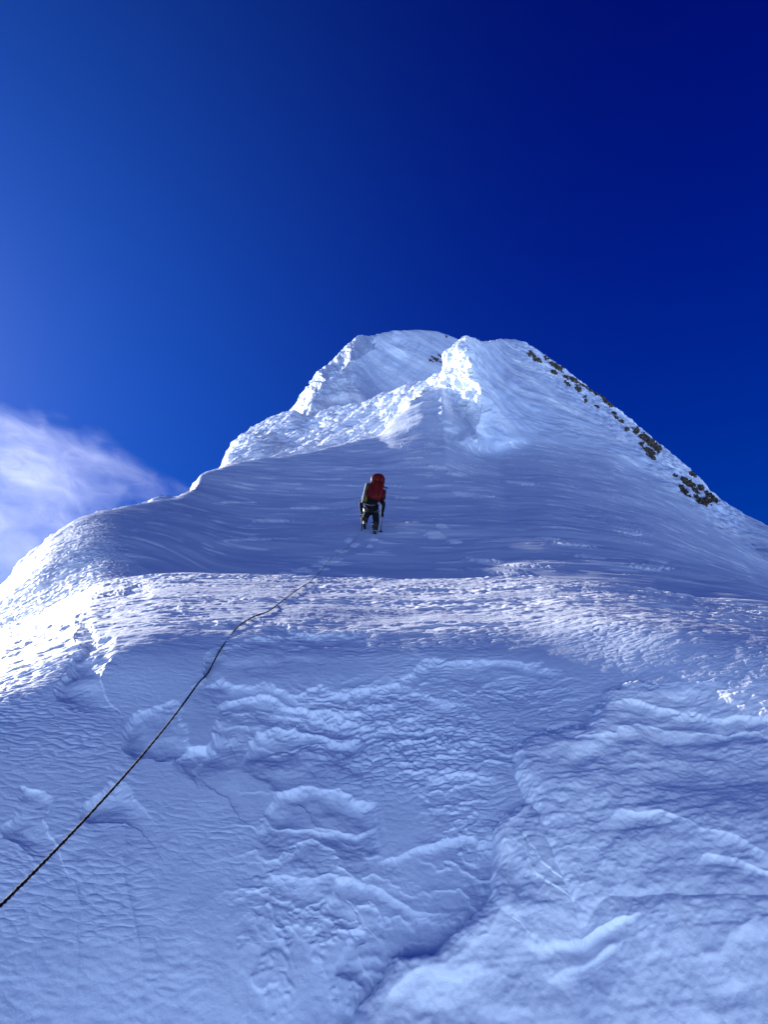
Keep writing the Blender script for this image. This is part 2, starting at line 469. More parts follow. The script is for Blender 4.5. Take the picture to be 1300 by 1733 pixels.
for pts, H, Ld, Ed in LEDGES:
    x0 = min(p[0] for p in pts) - 260; x1 = max(p[0] for p in pts) + 260
    y0 = min(p[1] for p in pts) - 60; y1 = max(p[1] for p in pts) + 300
    k = (px > x0) & (px < x1) & (py > y0) & (py < y1)
    if not k.any(): continue
    sd, fd = seg_dist(qx[k], qy[k], pts, .22)
    Ld = Ld * .85; l1 = Ed * (.75 if abs(H) < .033 else 1.4)
    cap = np.clip(sd, 0, None)
    f = (1 - np.exp(-cap / l1)) * np.exp(-cap / Ld) * (.55 + 1.0 * np.clip(w5[k] + .25, 0, 1.2))
    f *= fd * sstep(240, 130, np.abs(sd)) * sstep(y1, y1 - 60, py[k]) * sstep(x0, x0 + 60, px[k]) * sstep(x1, x1 - 60, px[k])
    d_[k] -= H * (1.05 if abs(H) < .033 else .6) * f
D[m] += d_

# texture of the foreground -----------------------------------------
xs, ys = x, z * .75 + y * .66        # across, up the slope
edge_w = sstep(-740, -420, px) * sstep(2040, 1740, px) * sstep(3150, 2500, py)
Dsave = D[m] - d_
rise = fbm(x * 1.6, y * 1.6, z * 1.6, 2, 3)
p1, _ = seg_dist(qx, qy, [(1150,2600),(1010,1700),(930,1480),(905,1400),(872,1330),(864,1276),(888,1254),(930,1246),(985,1236),(1002,1208),(1044,1168),(1090,1158),(1300,1158),(1560,1168)])
p2, _ = seg_dist(qx, qy, [(560,1880),(590,1740),(604,1700),(644,1650),(664,1626),(736,1618),(784,1570),(828,1500),(838,1404),(852,1374),(896,1364),(935,1400),(985,1500),(1300,1560),(3000,1600)])
pm = np.maximum(np.where(px > 830, p1, -99), np.where(px < 1000, p2, -99))
plate = np.maximum(sstep(-4, 22, p1) * sstep(1700, 1500, py), sstep(-4, 22, p2) * sstep(1060, 900, px))
plate = np.maximum(plate, sstep(940, 1040, px) * sstep(1440, 1560, py))
rim = np.maximum((1 - np.exp(-np.clip(p1, 0, None) / 12)) * sstep(1700, 1500, py), (1 - np.exp(-np.clip(p2, 0, None) / 13)) * sstep(1060, 900, px))
rim = np.maximum(rim, sstep(940, 1040, px) * sstep(1440, 1560, py))
chunky = np.exp(-(((px - 690) / 150) ** 2 + ((py - 1260) / 70) ** 2))
lower = sstep(1300, 1600, py)
u1 = .6 * fbm(x * 5, ys * 8, z * 2, 2, 43); u2 = .6 * fbm(x * 9, ys * 9, z * 2, 2, 47)
c1 = perlin(xs * 9 + u1, ys * 19 + 1.6 * u2, z * 3, 61)
c2 = perlin(xs * 21 + 1.3 * u2, ys * 40 + 2.2 * u1, z * 5, 67)
c2 = .6 * c2 + .5 * np.abs(perlin(xs * 17 + u2, ys * 30 + 2 * u1, z * 4, 69))
leftlit = 1 + .7 * sstep(260, 60, px) * sstep(1320, 1200, py)
c3 = perlin(xs * 46, ys * 90, z * 12, 71)
cc = 0 * np.abs(perlin(xs * 24 + 2 * w1, ys * 30, z * 5, 83))
dim = cells(xs * 17 + 1.2 * u1, ys * 44 + 1.6 * u2, 3)
dim2 = cells(xs * 30 + 1.5 * u2, ys * 62 + 2 * u1, 11)
cob = cells(xs * 34 + .8 * u1, ys * 44 + u2, 23)
patchy = np.clip(.55 + .9 * fbm(x * 3, y * 3, z * 3, 3, 77), .12, 1.2)
amp = (1 - .80 * plate) * patchy
D[m] += amp * leftlit * (.0013 * c1 + .0010 * c2 + .0007 * c3 + .0030 * dim * (1 - .4 * lower) + .0014 * dim2)
D[m] += chunky * .0065 * cob
D[m] += .042 * rim * (1 - .85 * sstep(1020, 1180, px) * sstep(1420, 1300, py))
# thin layers cut back one behind the other (wind-eroded terraces) over the middle of the wall
F = ys * 8.5 + 1.5 * fbm(x * 2.6, y * 2.6, z * 2.6, 3, 221) + .30 * w3 + .5 * fbm(x * 11, y * 11, z * 11, 2, 223) - 4 * (x + .15) ** 2
gfr = 1 - (F - np.floor(F))
F2 = ys * 15 + 1.8 * fbm(x * 3.4 + 7, y * 3.4, z * 3.4, 3, 227) + .4 * w4 + .6 * fbm(x * 14, y * 14, z * 14, 2, 229)
gf2 = 1 - (F2 - np.floor(F2))
tmask = sstep(330, 460, px) * (1 - plate) * sstep(1120, 1180, py)
tm1 = np.clip(1.5 * fbm(x * 2.3, y * 2.3, z * 2.3, 2, 233) + .45, 0, 1) * tmask
tm2 = np.clip(1.6 * fbm(x * 3.1 + 5, y * 3.1, z * 3.1, 2, 239) + .25, 0, 1) * np.maximum(tmask, .28 * plate)
D[m] -= .0050 * tm1 * (1 - np.exp(-gfr / .16)) * (1 - gfr) * 1.6
D[m] -= .0042 * tm2 * (1 - np.exp(-gf2 / .16)) * (1 - gf2) * 1.6
# faint vertical fluting low on the left
flu = perlin(x * 16 + .6 * w1, z * 1.2, z * 0, 241)
D[m] += .0045 * flu * sstep(1180, 1420, py) * sstep(520, 380, px)
lump = fbm(x * 9, y * 9, z * 9, 4, 91, .55)
D[m] += lower * (1 - .5 * plate) * .004 * lump * sstep(420, 620, px)
# strata lines and soft blocks on the carved plate
st = perlin(xs * 2.2 + w1 * .4, (ys + .05 * x) * 26 + w2 * .6, z * 0, 101)
st2 = perlin(xs * 3.5, ys * 60 + w2, z * 0, 107)
D[m] += plate * (.0016 * st + .0012 * st2 + .0075 * fbm(x * 3, y * 4, z * 4, 3, 113, .5) + .003 * w3)
D[m] += .014 * rise * (1 - .5 * plate)
D[m] = Dsave + (D[m] - Dsave) * edge_w
FRESH_LIT[m] = .5 + (np.clip(.28 + .74 * plate + .25 * rise + .2 * sstep(1150, 1400, py), 0, 1) - .5) * edge_w  # carved plate paler; wall painted lighter downwards for light from below

# brow and the left shoulder ----------------------------------------
m = (T2 >= 4.3) & (T2 < 13) & infront & (np.abs(PX - 650) < 1200)
x, y, z = X[m], Y[m], Z[m]; px, py = PX[m], PY[m]; t_ = T2[m]; rr = RR[m]
sh = fbm(x * 2, y * 2, z * 2, 2, 131)
band = sstep(4.3, 5.2, t_) * sstep(7.7, 7.1, t_) * np.clip(.75 + 1.1 * fbm(x * .9, y * 1.6, z, 3, 133), .35, 1.5)
leftw = sstep(330, 120, px) * sstep(13.2, 12.5, t_) * sstep(4.3, 5.2, t_) * (1 - .4 * sstep(8.6, 10, t_))
tex = np.maximum(band, leftw)
k = tex > 0
f1 = np.abs(perlin(x * 10 + sh, y * 15, z * 5, 137)) ** .8
f2 = perlin(x * 22, y * 34 + sh, z * 9, 139)
f3 = fbm(x * 2.2, y * 6, z * 2, 3, 149)
D[m] += tex * (.010 * f1 + .0045 * f2 + .010 * f3) * np.clip(rr / 5, .7, 2.2)
# wind-cut grooves drawn out sideways
f4 = fbm(x * 1.1 + sh, y * 10, z * 10, 3, 151)
D[m] += tex * .010 * np.clip(f4, -.4, .6) * np.clip(rr / 5, .8, 2)
# climber's slope: hard wind crust, drawn-out ridgelets and thin plates of newer snow
sl_ = (1 - tex) * sstep(7.5, 9.3, t_)
g1 = fbm(x * .35, y * .9, z * .9, 3, 163)
g2 = perlin(x * 1.6, y * 6, z * 6, 167)
g0 = fbm(x * .16, y * .16, z * .3, 2, 161)
D[m] += sl_ * sstep(8.4, 9.6, t_) * (.045 * g1 + .005 * g2 + .13 * g0 * sstep(9, 10, t_) + .007 * sstep(9.2, 10, t_) * perlin(x * 4, y * 11, z * 11, 171) * np.clip(1 + 3 * perlin(x * .5, y * .5, z * .5, 177), 0, 2))
pl = fbm(x * .55 + .3 * y, y * 2.4 - .2 * x, z * 1.2, 3, 173)
plm = sstep(.34, .46, pl) * sstep(13, 12, t_) * sstep(8.7, 9.2, t_)
D[m] += sl_ * .014 * plm
fr = .14 + .25 * g1 + .8 * plm
FRESH_LIT[m] = np.where(sl_ > .5, np.clip(fr, 0, 1), np.maximum(FRESH_LIT[m], .95 * tex))  # brow and left shoulder whitened: sunlight painted into the snow colour

# thin lenses of new snow and the climber's tracks on the crust
for (cx, cy, w_, h_) in [(590,913,9,2.6),(632,911,10,2.6),(601,919,9,2.4),(626,921,8,2),(575,931,15,3),(560,946,26,5),(536,956,17,3),(508,966,22,3),(484,973,20,2.5),(548,963,10,2),
                         (735,906,26,3),(770,914,16,2.4),(750,898,14,2),(700,892,12,2),(860,953,86,4.5),(820,946,40,3),(845,967,60,4),(975,919,44,4),(930,909,26,2),(760,963,30,2.5),
                         (1000,938,40,2.5),(1100,960,50,3),(1060,900,36,2.5),(740,790,22,3),(700,776,26,2),(772,802,20,3),(880,820,40,2.5),(800,840,46,3),(690,840,30,2),(460,880,40,2),(420,915,50,2),(520,860,36,1.6),(400,850,50,1.6)]:
    k = (np.abs(PX - cx) < w_ * 1.6) & (np.abs(PY - cy) < h_ * 2.6) & (T2 > 8.4) & (T2 < 13) & infront
    if not k.any(): continue
    xx, yy = PX[k], PY[k]
    nz = perlin(xx * .12, yy * .5, xx * 0, int(cx)) + .5 * perlin(xx * .3, yy * 1.1, xx * 0, int(cy))
    tilt_ = (xx - cx) * (.10 if cx > 700 else -.03)
    f = 1 - np.sqrt(((xx - cx) / w_) ** 2 + ((yy - cy - tilt_) / (h_ * 1.4)) ** 2) + .45 * nz
    f = sstep(.05, .45, f)
    D[k] += .034 * f * np.clip(RR[k] / 20, .6, 2)
    FRESH_LIT[k] = np.maximum(FRESH_LIT[k], f)

# far slopes ---------------------------------------------------------
m = (T2 >= 12.0) & infront & (np.abs(PX - 650) < 1200)
x, y, z = X[m], Y[m], Z[m]; px, py = PX[m], PY[m]; t_ = T2[m]
w = sstep(12.0, 12.6, t_) 
lit = sstep(830, 800, px)
f1 = fbm(x * .45 + z * .5, y * .7, z * .25 - x * .2, 5, 181, .52)
f2 = fbm(x * .22, y * .22, z * .5, 4, 191)
f3 = np.abs(perlin(x * 1.8, y * 1.8, z * 1.8, 193))
butt = np.exp(-(((px - 780) / 52) ** 2 + ((py - 660) / 85) ** 2))
D[m] += w * (lit * (.26 * f1 + .02 * f3) + (1 - lit) * (.03 * f1) + .22 * f2 + butt * (.10 * f1 + .16 * perlin(x * 1.1, y * 1.1, z * .35, 195) + .07 * perlin(x * 2.6, y * 2.6, z * .9, 197) + .04 * perlin(x * 6, y * 6, z * 3, 198)))
# rocky strip along the right sky line is rougher
rk, tt = seg_dist(px, py, [(890,590),(960,640),(1040,706),(1110,765),(1180,835),(1240,880)])
rkm = np.exp(-(rk / 22) ** 2)
D[m] += rkm * (.35 * np.abs(perlin(x * .8, y * .8, z * .8, 199)) + .15 * perlin(x * 2, y * 2, z * 2, 203))
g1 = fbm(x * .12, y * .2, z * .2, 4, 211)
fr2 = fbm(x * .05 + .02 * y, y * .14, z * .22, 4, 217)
FRESH_LIT[m] = np.clip(.55 + .5 * g1 - (.45 - 1.1 * np.clip(fr2, -.3, .5)) * sstep(790, 860, px), 0, 1)  # right face darkened in colour, standing in for deeper shade

# footprints trodden by the climber on the way up
prints = [(480,972),(512,962),(530,958),(548,950),(560,935),(575,926),(590,918),(600,912),(624,918),(632,911)]

P = P + NRM * D[..., None]
SLOPE = grid_mesh('snow_slope', P, SNOW, {'fresh_lit': FRESH_LIT})
SLOPE['kind'] = 'structure'

PXf, PYf = to_pix(P[..., 0], P[..., 1], P[..., 2])
def hit(px, py, tmin=0, tmax=99, rad=2.5):
    """where the line of sight through a frame position meets the snow"""
    k = (np.abs(PXf - px) < rad) & (np.abs(PYf - py) < rad) & infront & (T2 >= tmin) & (T2 <= tmax)
    if not k.any(): return hit(px, py, tmin, tmax, rad * 2)
    pts = P[k]; rr = np.hypot(pts[:, 0], pts[:, 1])
    near = rr < rr.min() * 1.03
    return Vector(pts[near].mean(0))

# ------------------------------------------------------------------ the summit dome behind
def build_peak():
    az = np.linspace(pix_dir(300, 700)[0], pix_dir(1000, 700)[0], int(900 * Q) + 50)
    SKY = [(200,980,106),(380,860,108),(440,770,110),(470,722,111),(487,700,112),(498,686,113),(507,672,114),(520,655,116),(532,634,118),(541,625,120),(560,612,124),(576,597,128),(592,582,132),(606,571,136),(616,567,140),(630,568,148),(642,564,156),
           (670,560,168),(700,558,180),(730,558.5,190),(755,565,196),(775,574,200),(800,590,204),(850,622,206),(950,700,200),(1100,820,190)]
    r, t = line(SKY, az)
    xl = pix_dir
    base_r = r * .62
    nr = [base_r, r * .70, r * .82, r * .93, r, r * 1.06, r * 1.3]
    nt = [t - .26, t - .17, t - .085, t - .028, t, t - .03, t - .4]
    tt = np.concatenate([k + np.arange(n_) / n_ for k, n_ in enumerate([int(q * Q) + 6 for q in (60, 150, 150, 90, 24, 16)])] + [[6]])
    R_ = np.exp(pchip_rows(np.log(np.array(nr)), tt)); T_ = pchip_rows(np.array(nt), tt)
    A = np.broadcast_to(az[None], R_.shape)
    PP = np.stack([R_ * np.sin(A), R_ * np.cos(A), R_ * T_], -1)
    px, py = to_pix(PP[..., 0], PP[..., 1], PP[..., 2])
    x, y, z = (PP[..., k] for k in range(3))
    wob = 5 * fbm(px * .05, py * .05, px * 0, 3, 301)
    sh = np.zeros_like(px)
    # broken arete from the left shoulder up to the top: left side faces the sun
    d, u = seg_dist(px + wob, py + wob, [(500,720),(520,690),(532,662),(548,640),(575,628),(590,612),(612,600),(632,588),(640,570),(640,540)])
    sh += .10 * np.where(d < 0, np.clip(1 + d / 30, 0, 1), np.exp(-(np.abs(d) / 60) ** 1.2))
    d, u = seg_dist(px + wob, py, [(690,604),(676,590),(664,574),(662,560)])
    sh += .03 * np.where(d < 0, np.clip(1 + d / 20, 0, 1), np.exp(-(d / 14))) * sstep(606, 588, py)
    PP = PP * (1 - sh)[..., None]
    n = normals(PP); n = np.where(n[..., 2:3] > 0, n, -n)
    nl = sstep(640, 600, px)
    dd = (.24 * fbm(x * .2 + z * .2, y * .2, z * .12 - x * .1, 5, 311, .55) * (.35 + .9 * nl) + .35 * fbm(x * .06, y * .06, z * .10, 3, 317) + nl * .12 * np.abs(perlin(x * .5, y * .5, z * .5, 319)))
    PP = PP + n * dd[..., None]
    fr = np.clip(.25 + .5 * fbm(x * .08, y * .08, z * .1, 3, 331), 0, 1)  # whole dome toned down, its shade painted in; mottling is random
    o = grid_mesh('summit_peak', PP, SNOW, {'fresh_lit': fr})
    o['kind'] = 'structure'
    return PP, np.broadcast_to(tt[:, None], PP.shape[:2])
PEAK, PEAKT = build_peak()
# ------------------------------------------------------------------ things
import bmesh

def tag(o, label=None, cat=None, group=None, kind=None):
    if label: o['label'] = label
    if cat: o['category'] = cat
    if group: o['group'] = group
    if kind: o['kind'] = kind
    return o

def empty(name, loc, label, cat, group=None):
    o = bpy.data.objects.new(name, None); C.objects.link(o); o.location = loc
    o.empty_display_size = .1
    return tag(o, label, cat, group)

def link_bm(name, bm, mat, parent=None, smooth=True):
    me = bpy.data.meshes.new(name); bm.to_mesh(me); bm.free()
    for p in me.polygons: p.use_smooth = smooth
    me.materials.append(mat)
    o = bpy.data.objects.new(name, me); C.objects.link(o)
    if parent: o.parent = parent
    return o

def fabric(name, col, rough=.8, scale=60, var=.35, sheen=0.2, bump=.25):
    m, t, b = mat_nodes(name)
    n = t.nodes.new('ShaderNodeTexNoise'); n.inputs['Scale'].default_value = scale; n.inputs['Detail'].default_value = 4
    tc_ = t.nodes.new('ShaderNodeTexCoord'); t.links.new(tc_.outputs['Object'], n.inputs['Vector'])
    r = t.nodes.new('ShaderNodeValToRGB')
    r.color_ramp.elements[0].color = tuple(c * (1 - var) for c in col) + (1,)
    r.color_ramp.elements[1].color = tuple(min(1, c * (1 + var)) for c in col) + (1,)
    t.links.new(n.outputs[0], r.inputs[0]); t.links.new(r.outputs[0], b.inputs['Base Color'])
    b.inputs['Roughness'].default_value = rough
    b.inputs['Sheen Weight'].default_value = 0
    b.inputs['Specular IOR Level'].default_value = .15
    bp = t.nodes.new('ShaderNodeBump'); bp.inputs['Strength'].default_value = bump; bp.inputs['Distance'].default_value = .01
    t.links.new(n.outputs[0], bp.inputs['Height']); t.links.new(bp.outputs[0], b.inputs['Normal'])
    return m

# ---- rock outcrops on the right sky line -------------------------------
def rock_mat():
    m, t, b = mat_nodes('rock')
    tc_ = t.nodes.new('ShaderNodeNewGeometry')
    n = t.nodes.new('ShaderNodeTexNoise'); n.inputs['Scale'].default_value = 2.2; n.inputs['Detail'].default_value = 6; n.inputs['Roughness'].default_value = .7
    t.links.new(tc_.outputs['Position'], n.inputs['Vector'])
    r = t.nodes.new('ShaderNodeValToRGB')
    r.color_ramp.elements[0].position = .32; r.color_ramp.elements[0].color = (.020, .016, .013, 1)
    r.color_ramp.elements[1].position = .70; r.color_ramp.elements[1].color = (.13, .095, .062, 1)
    t.links.new(n.outputs[0], r.inputs[0]); t.links.new(r.outputs[0], b.inputs['Base Color'])
    b.inputs['Roughness'].default_value = .85
    bp = t.nodes.new('ShaderNodeBump'); bp.inputs['Strength'].default_value = .7; bp.inputs['Distance'].default_value = .08
    t.links.new(n.outputs[0], bp.inputs['Height']); t.links.new(bp.outputs[0], b.inputs['Normal'])
    return m
ROCK = rock_mat()

def rock_patch(cells, label, seed, peak=False, lift=.8):
    """broken rock face that stands out of the snow only here and there: one sheet that dives under the snow between"""
    PG = PEAK if peak else P
    qx, qy = to_pix(PG[..., 0], PG[..., 1], PG[..., 2])
    x0 = min(c[0] for c in cells) - 14; x1 = max(c[0] for c in cells) + 14
    y0 = min(c[1] for c in cells) - 12; y1 = max(c[1] for c in cells) + 12
    k = (qx > x0) & (qx < x1) & (qy > y0) & (qy < y1) & (PG[..., 1] > 1)
    if not peak: k &= (T2 > 13.0) & (T2 < 16.25)
    else: k &= (PEAKT < 4.1)
    rows = np.where(k.any(1))[0]; cols = np.where(k.any(0))[0]
    G = PG[rows[0]:rows[-1] + 1, cols[0]:cols[-1] + 1]
    # twice the density of the snow sheet so that edges stay sharp
    def dbl(A):
        B = np.zeros((A.shape[0] * 2 - 1,) + A.shape[1:]); B[::2] = A; B[1::2] = (A[1:] + A[:-1]) / 2
        D_ = np.zeros((B.shape[0], B.shape[1] * 2 - 1) + B.shape[2:]); D_[:, ::2] = B; D_[:, 1::2] = (B[:, 1:] + B[:, :-1]) / 2
        return D_
    G = dbl(G)
    n = normals(G); n = np.where(n[..., 2:3] > 0, n, -n)
    x, y, z = G[..., 0], G[..., 1], G[..., 2]
    u, v = to_pix(x, y, z)
    sc_ = float(np.median(np.linalg.norm(G, axis=-1))) / FPX
    wx = u + 2.2 * perlin(u * .25, v * .25, u * 0, seed); wy = v + 2.2 * perlin(u * .25, v * .25, u * 0, seed + 9)
    f = np.full_like(u, -1.0)
    for (cx, cy, w, h) in cells:
        a = .62                                   # bedding runs down to the right
        du = (wx - cx) * math.cos(a) + (wy - cy) * math.sin(a); dv = -(wx - cx) * math.sin(a) + (wy - cy) * math.cos(a)
        f = np.maximum(f, 1 - np.sqrt((du / (w * .70)) ** 2 + (dv / (h * .56)) ** 2))
    a = .62
    du = u * math.cos(a) + v * math.sin(a); dv = -u * math.sin(a) + v * math.cos(a)
    blk = perlin(du * .22, dv * .55, u * 0, seed + 20) + .6 * perlin(du * .5, dv * 1.1, u * 0, seed + 21)
    stepn = np.floor((dv + 1.5 * blk) * .45) * .5
    blk2 = perlin(du * .9, dv * 1.9, u * 0, seed + 31) + .6 * perlin(du * 1.9, dv * 3.6, u * 0, seed + 37)
    rug = .45 * blk + .40 * blk2 + .35 * np.abs(perlin(du * .35, dv * .8, stepn, seed + 22))
    hgt = (np.clip(f, -1.2, 1) + .95 * rug) - .06 - .55 * sstep(.05, .35, perlin(du * .10, dv * .42, u * 0, seed + 41))
    off = sc_ * lift * np.where(hgt > 0, .6 + 5.0 * np.minimum(hgt, .5) + 1.2 * rug, -3.0)
    off[0] = off[-1] = -6 * sc_; off[:, 0] = off[:, -1] = -6 * sc_
    n = n.reshape(-1, 3).mean(0); n = (n / np.linalg.norm(n))[None, None, :]
    G2 = G + n * off[..., None] + np.array([-.2, -1, 0]) * np.maximum(off, 0)[..., None] * .3
    base = Vector(G2[G2.shape[0] // 2, G2.shape[1] // 2])
    o = grid_mesh('rock_outcrop', G2 - np.array(base), ROCK)
    o.data.polygons.foreach_set('use_smooth', np.zeros(len(o.data.polygons), dtype=bool))
    o.location = base
    tag(o, label, 'rock', 'rock outcrops breaking through the snow')
    return o

rock_patch([(899,600,9,7),(904,607,8,6),(913,611,9,5),(924,606,9,4),(934,616,10,5),(945,623,14,6),(938,631,9,4)], 'brown broken rocks highest on the right skyline just under the rounded snow top', 1)
rock_patch([(957,638,9,4),(973,645,16,5),(961,650,9,4),(978,658,9,6)], 'short dark rock band midway between the topmost rocks and the long rock ledge', 2)
rock_patch([(990,655,12,3),(1002,662,12,4),(1013,668,12,4),(1024,677,11,6),(1033,685,7,6),(991,672,5,4),(991,679,5,3),(1010,688,7,2)], 'long thin rock ledge lying right along the upper skyline', 3)
rock_patch([(1045,708,9,3),(1052,714,8,3),(1061,727,5,4),(1040,700,6,3)], 'few tiny rock specks scattered in snow between ledge and big dark block', 4)
rock_patch([(1078,730,11,9),(1090,740,14,9),(1101,749,14,11),(1111,757,11,11),(1116,762,6,8),(1087,752,8,5),(1094,761,13,6),(1101,768,11,9),(1106,775,6,5)], 'biggest dark brown rock block on the skyline with a smaller block below it', 5)
rock_patch([(1172,803,9,5),(1160,815,11,8),(1168,819,12,9),(1152,825,7,6),(1157,832,11,7),(1176,830,14,5),(1187,826,9,6),(1200,838,11,7),(1209,846,11,6),(1196,848,11,8),(1182,844,11,5),(1190,857,10,7),(1171,848,8,4),(1143,805,6,3),(1165,842,6,4),(1180,852,8,4)], 'lowest and widest cluster of rocks and snow patches on the right ridge', 6)
rock_patch([(738,608,13,4),(748,604,8,4),(730,611,7,2.5)], 'small dark rocks in the snow bowl left of the sunlit buttress', 7, peak=True, lift=.35)
rock_patch([(755.5,570,3,3)], 'single tiny dark rock standing on the rounded summit snow', 8, peak=True, lift=.25)

# ---- climber -----------------------------------------------------------
def skin_mesh(name, joints, edges, radii, mat, parent=None, levels=2, root=0, flat=None):
    me = bpy.data.meshes.new(name)
    me.from_pydata([tuple(j) for j in joints], edges, [])
    o = bpy.data.objects.new(name, me); C.objects.link(o)
    md = o.modifiers.new('skin', 'SKIN')
    md.use_smooth_shade = True
    for i, sv in enumerate(me.skin_vertices[0].data):
        r = radii[i]
        sv.radius = (r, r) if not isinstance(r, tuple) else r
        sv.use_root = (i == root)
    sb = o.modifiers.new('sub', 'SUBSURF'); sb.levels = levels; sb.render_levels = levels
    dg = bpy.context.evaluated_depsgraph_get(); dg.update()
    m2 = bpy.data.meshes.new_from_object(o.evaluated_get(dg))
    o.modifiers.clear(); o.data = m2; bpy.data.meshes.remove(me); m2.name = name
    m2.materials.clear(); m2.materials.append(mat)
    for p in m2.polygons: p.use_smooth = True
    if parent: o.parent = parent
    return o

def tube(bm, pts, r, seg=10, caps=True):
    rings = []
    n = len(pts)
    for i, p in enumerate(pts):
        p = Vector(p)
        t = (Vector(pts[min(i + 1, n - 1)]) - Vector(pts[max(i - 1, 0)])).normalized()
        a = t.cross(Vector((0, 0, 1)))
        if a.length < .1: a = t.cross(Vector((0, 1, 0)))
        a.normalize(); b = t.cross(a)
        rr = r[i] if isinstance(r, (list, tuple)) else r
        rings.append([bm.verts.new(p + (a * math.cos(2 * PI * k / seg) + b * math.sin(2 * PI * k / seg)) * rr) for k in range(seg)])
    for i in range(n - 1):
        for k in range(seg):
            bm.faces.new((rings[i][k], rings[i][(k + 1) % seg], rings[i + 1][(k + 1) % seg], rings[i + 1][k]))
    if caps:
        bm.faces.new(rings[0][::-1]); bm.faces.new(rings[-1])

def rbox(bm, c, half, M=None, sub=3, rnd=4.0):
    """soft-edged bag shape: superellipsoid"""
    ret = bmesh.ops.create_icosphere(bm, subdivisions=sub, radius=1)
    M = M or Matrix.Identity(3)
    for v in ret['verts']:
        p = v.co
        l = (abs(p.x) ** rnd + abs(p.y) ** rnd + abs(p.z) ** rnd) ** (1 / rnd)
        q = p / l
        v.co = Vector(c) + M @ Vector((q.x * half[0], q.y * half[1], q.z * half[2]))
    return ret['verts']

def ground_z(x, y):
    k = (np.abs(P[..., 0] - x) < .12) & (np.abs(P[..., 1] - y) < .12)
    return float(P[..., 2][k].mean())

FOOT = hit(634, 905, 8.5, 12)
lf = Vector((-.28, .62, 0)); lf.z = ground_z(FOOT.x + lf.x, FOOT.y + lf.y) - FOOT.z
rf = Vector((0, 0, 0))

M_skin = fabric('skin', (.55, .36, .27), .55, 30, .1, 0)
M_dark = fabric('black_cloth', (.006, .0065, .009), .75, 25, .4)
M_trous = fabric('trouser_cloth', (.005, .005, .007), .8, 25, .4)
M_red = fabric('red_cloth', (.12, .005, .005), .6, 20, .4)
M_dred = fabric('dark_red_cloth', (.07, .005, .008), .6, 20, .4)
M_olive = fabric('olive_foam', (.12, .09, .02), .8, 30, .3)
M_boot = fabric('boot_shell', (.03, .03, .028), .5, 20, .3)
M_gait = fabric('gaiter_cloth', (.03, .03, .022), .7, 20, .4)
M_metal, _t, _b = mat_nodes('steel'); _b.inputs['Metallic'].default_value = 1; _b.inputs['Base Color'].default_value = (.6, .62, .65, 1); _b.inputs['Roughness'].default_value = .35
M_shaft = fabric('shaft_paint', (.015, .02, .05), .4, 20, .2, 0, .05)
M_white = fabric('white_paint', (.8, .8, .78), .5, 20, .05, 0, .05)

GS = 1.05
J = {
 'pelvis': (-.10, .30, .93), 'waist': (-.095, .38, 1.08), 'chest': (-.085, .55, 1.30), 'neck': (-.08, .70, 1.46), 'head': (-.07, .80, 1.56), 'crown': (-.06, .85, 1.66),
 'hipR': (0.00, .30, .87), 'kneeR': (.035, .26, .46), 'ankR': (0.0, .05, .12), 'toeR': (0.01, .20, .05),
 'hipL': (-.20, .30, .87), 'kneeL': (-.28, .62, .72), 'ankL': (lf.x, lf.y - .10, lf.z + .13), 'toeL': (lf.x - .01, lf.y + .07, lf.z + .06),
 'shR': (.10, .60, 1.40), 'elR': (.235, .46, 1.13), 'haR': (.20, .52, .90),
 'shL': (-.27, .60, 1.40), 'elL': (-.40, .46, 1.17), 'haL': (-.37, .60, .93),
}
def hand_chain(w, side, joints, edges, radii, w_i, rr=1.0):
    """palm plus four unequal bent fingers and a thumb from the palm's side, closed as if round a shaft"""
    w = Vector(w)
    palm = w + Vector((0, .045, -.055))
    p_i = len(joints); joints.append(palm); radii.append(.032 * rr); edges.append((w_i, p_i))
    for k, L in enumerate((.036, .041, .038, .030)):
        off = Vector(((k - 1.5) * .019, .015, -.035))
        a = palm + off; b = a + Vector((-side * .01, .022, -L * .55)); c = b + Vector((-side * .012, -.022, -L * .35)); 
        i = len(joints)
        joints.extend([a, b, c]); radii.extend([.011 * rr, .0095 * rr, .0085 * rr]); edges.extend([(p_i, i), (i, i + 1), (i + 1, i + 2)])
    a = palm + Vector((-side * .032, .012, .006)); b = a + Vector((-side * .016, .018, -.022)); i = len(joints)
    joints.extend([a, b]); radii.extend([.012 * rr, .010 * rr]); edges.extend([(p_i, i), (i, i + 1)])

names = list(J); joints = [Vector(J[n]) for n in names]; idx = {n: i for i, n in enumerate(names)}
rad = {'pelvis': (.14, .11), 'waist': (.13, .10), 'chest': (.16, .11), 'neck': .055, 'head': .085, 'crown': .06, 'hipR': .09, 'kneeR': .058, 'ankR': .042, 'toeR': .036,
       'hipL': .09, 'kneeL': .058, 'ankL': .042, 'toeL': .036, 'shR': .06, 'elR': .042, 'haR': .028, 'shL': .06, 'elL': .042, 'haL': .028}
radii = [rad[n] for n in names]
chain = [('pelvis', 'waist'), ('waist', 'chest'), ('chest', 'neck'), ('neck', 'head'), ('head', 'crown'), ('pelvis', 'hipR'), ('hipR', 'kneeR'), ('kneeR', 'ankR'), ('ankR', 'toeR'),
         ('pelvis', 'hipL'), ('hipL', 'kneeL'), ('kneeL', 'ankL'), ('ankL', 'toeL'), ('chest', 'shR'), ('shR', 'elR'), ('elR', 'haR'), ('chest', 'shL'), ('shL', 'elL'), ('elL', 'haL')]
edges = [(idx[a], idx[b]) for a, b in chain]
hand_chain(J['haR'], 1, joints, edges, radii, idx['haR']); hand_chain(J['haL'], -1, joints, edges, radii, idx['haL'])
body = skin_mesh('person', joints, edges, radii, M_skin, levels=1)
body.location = FOOT
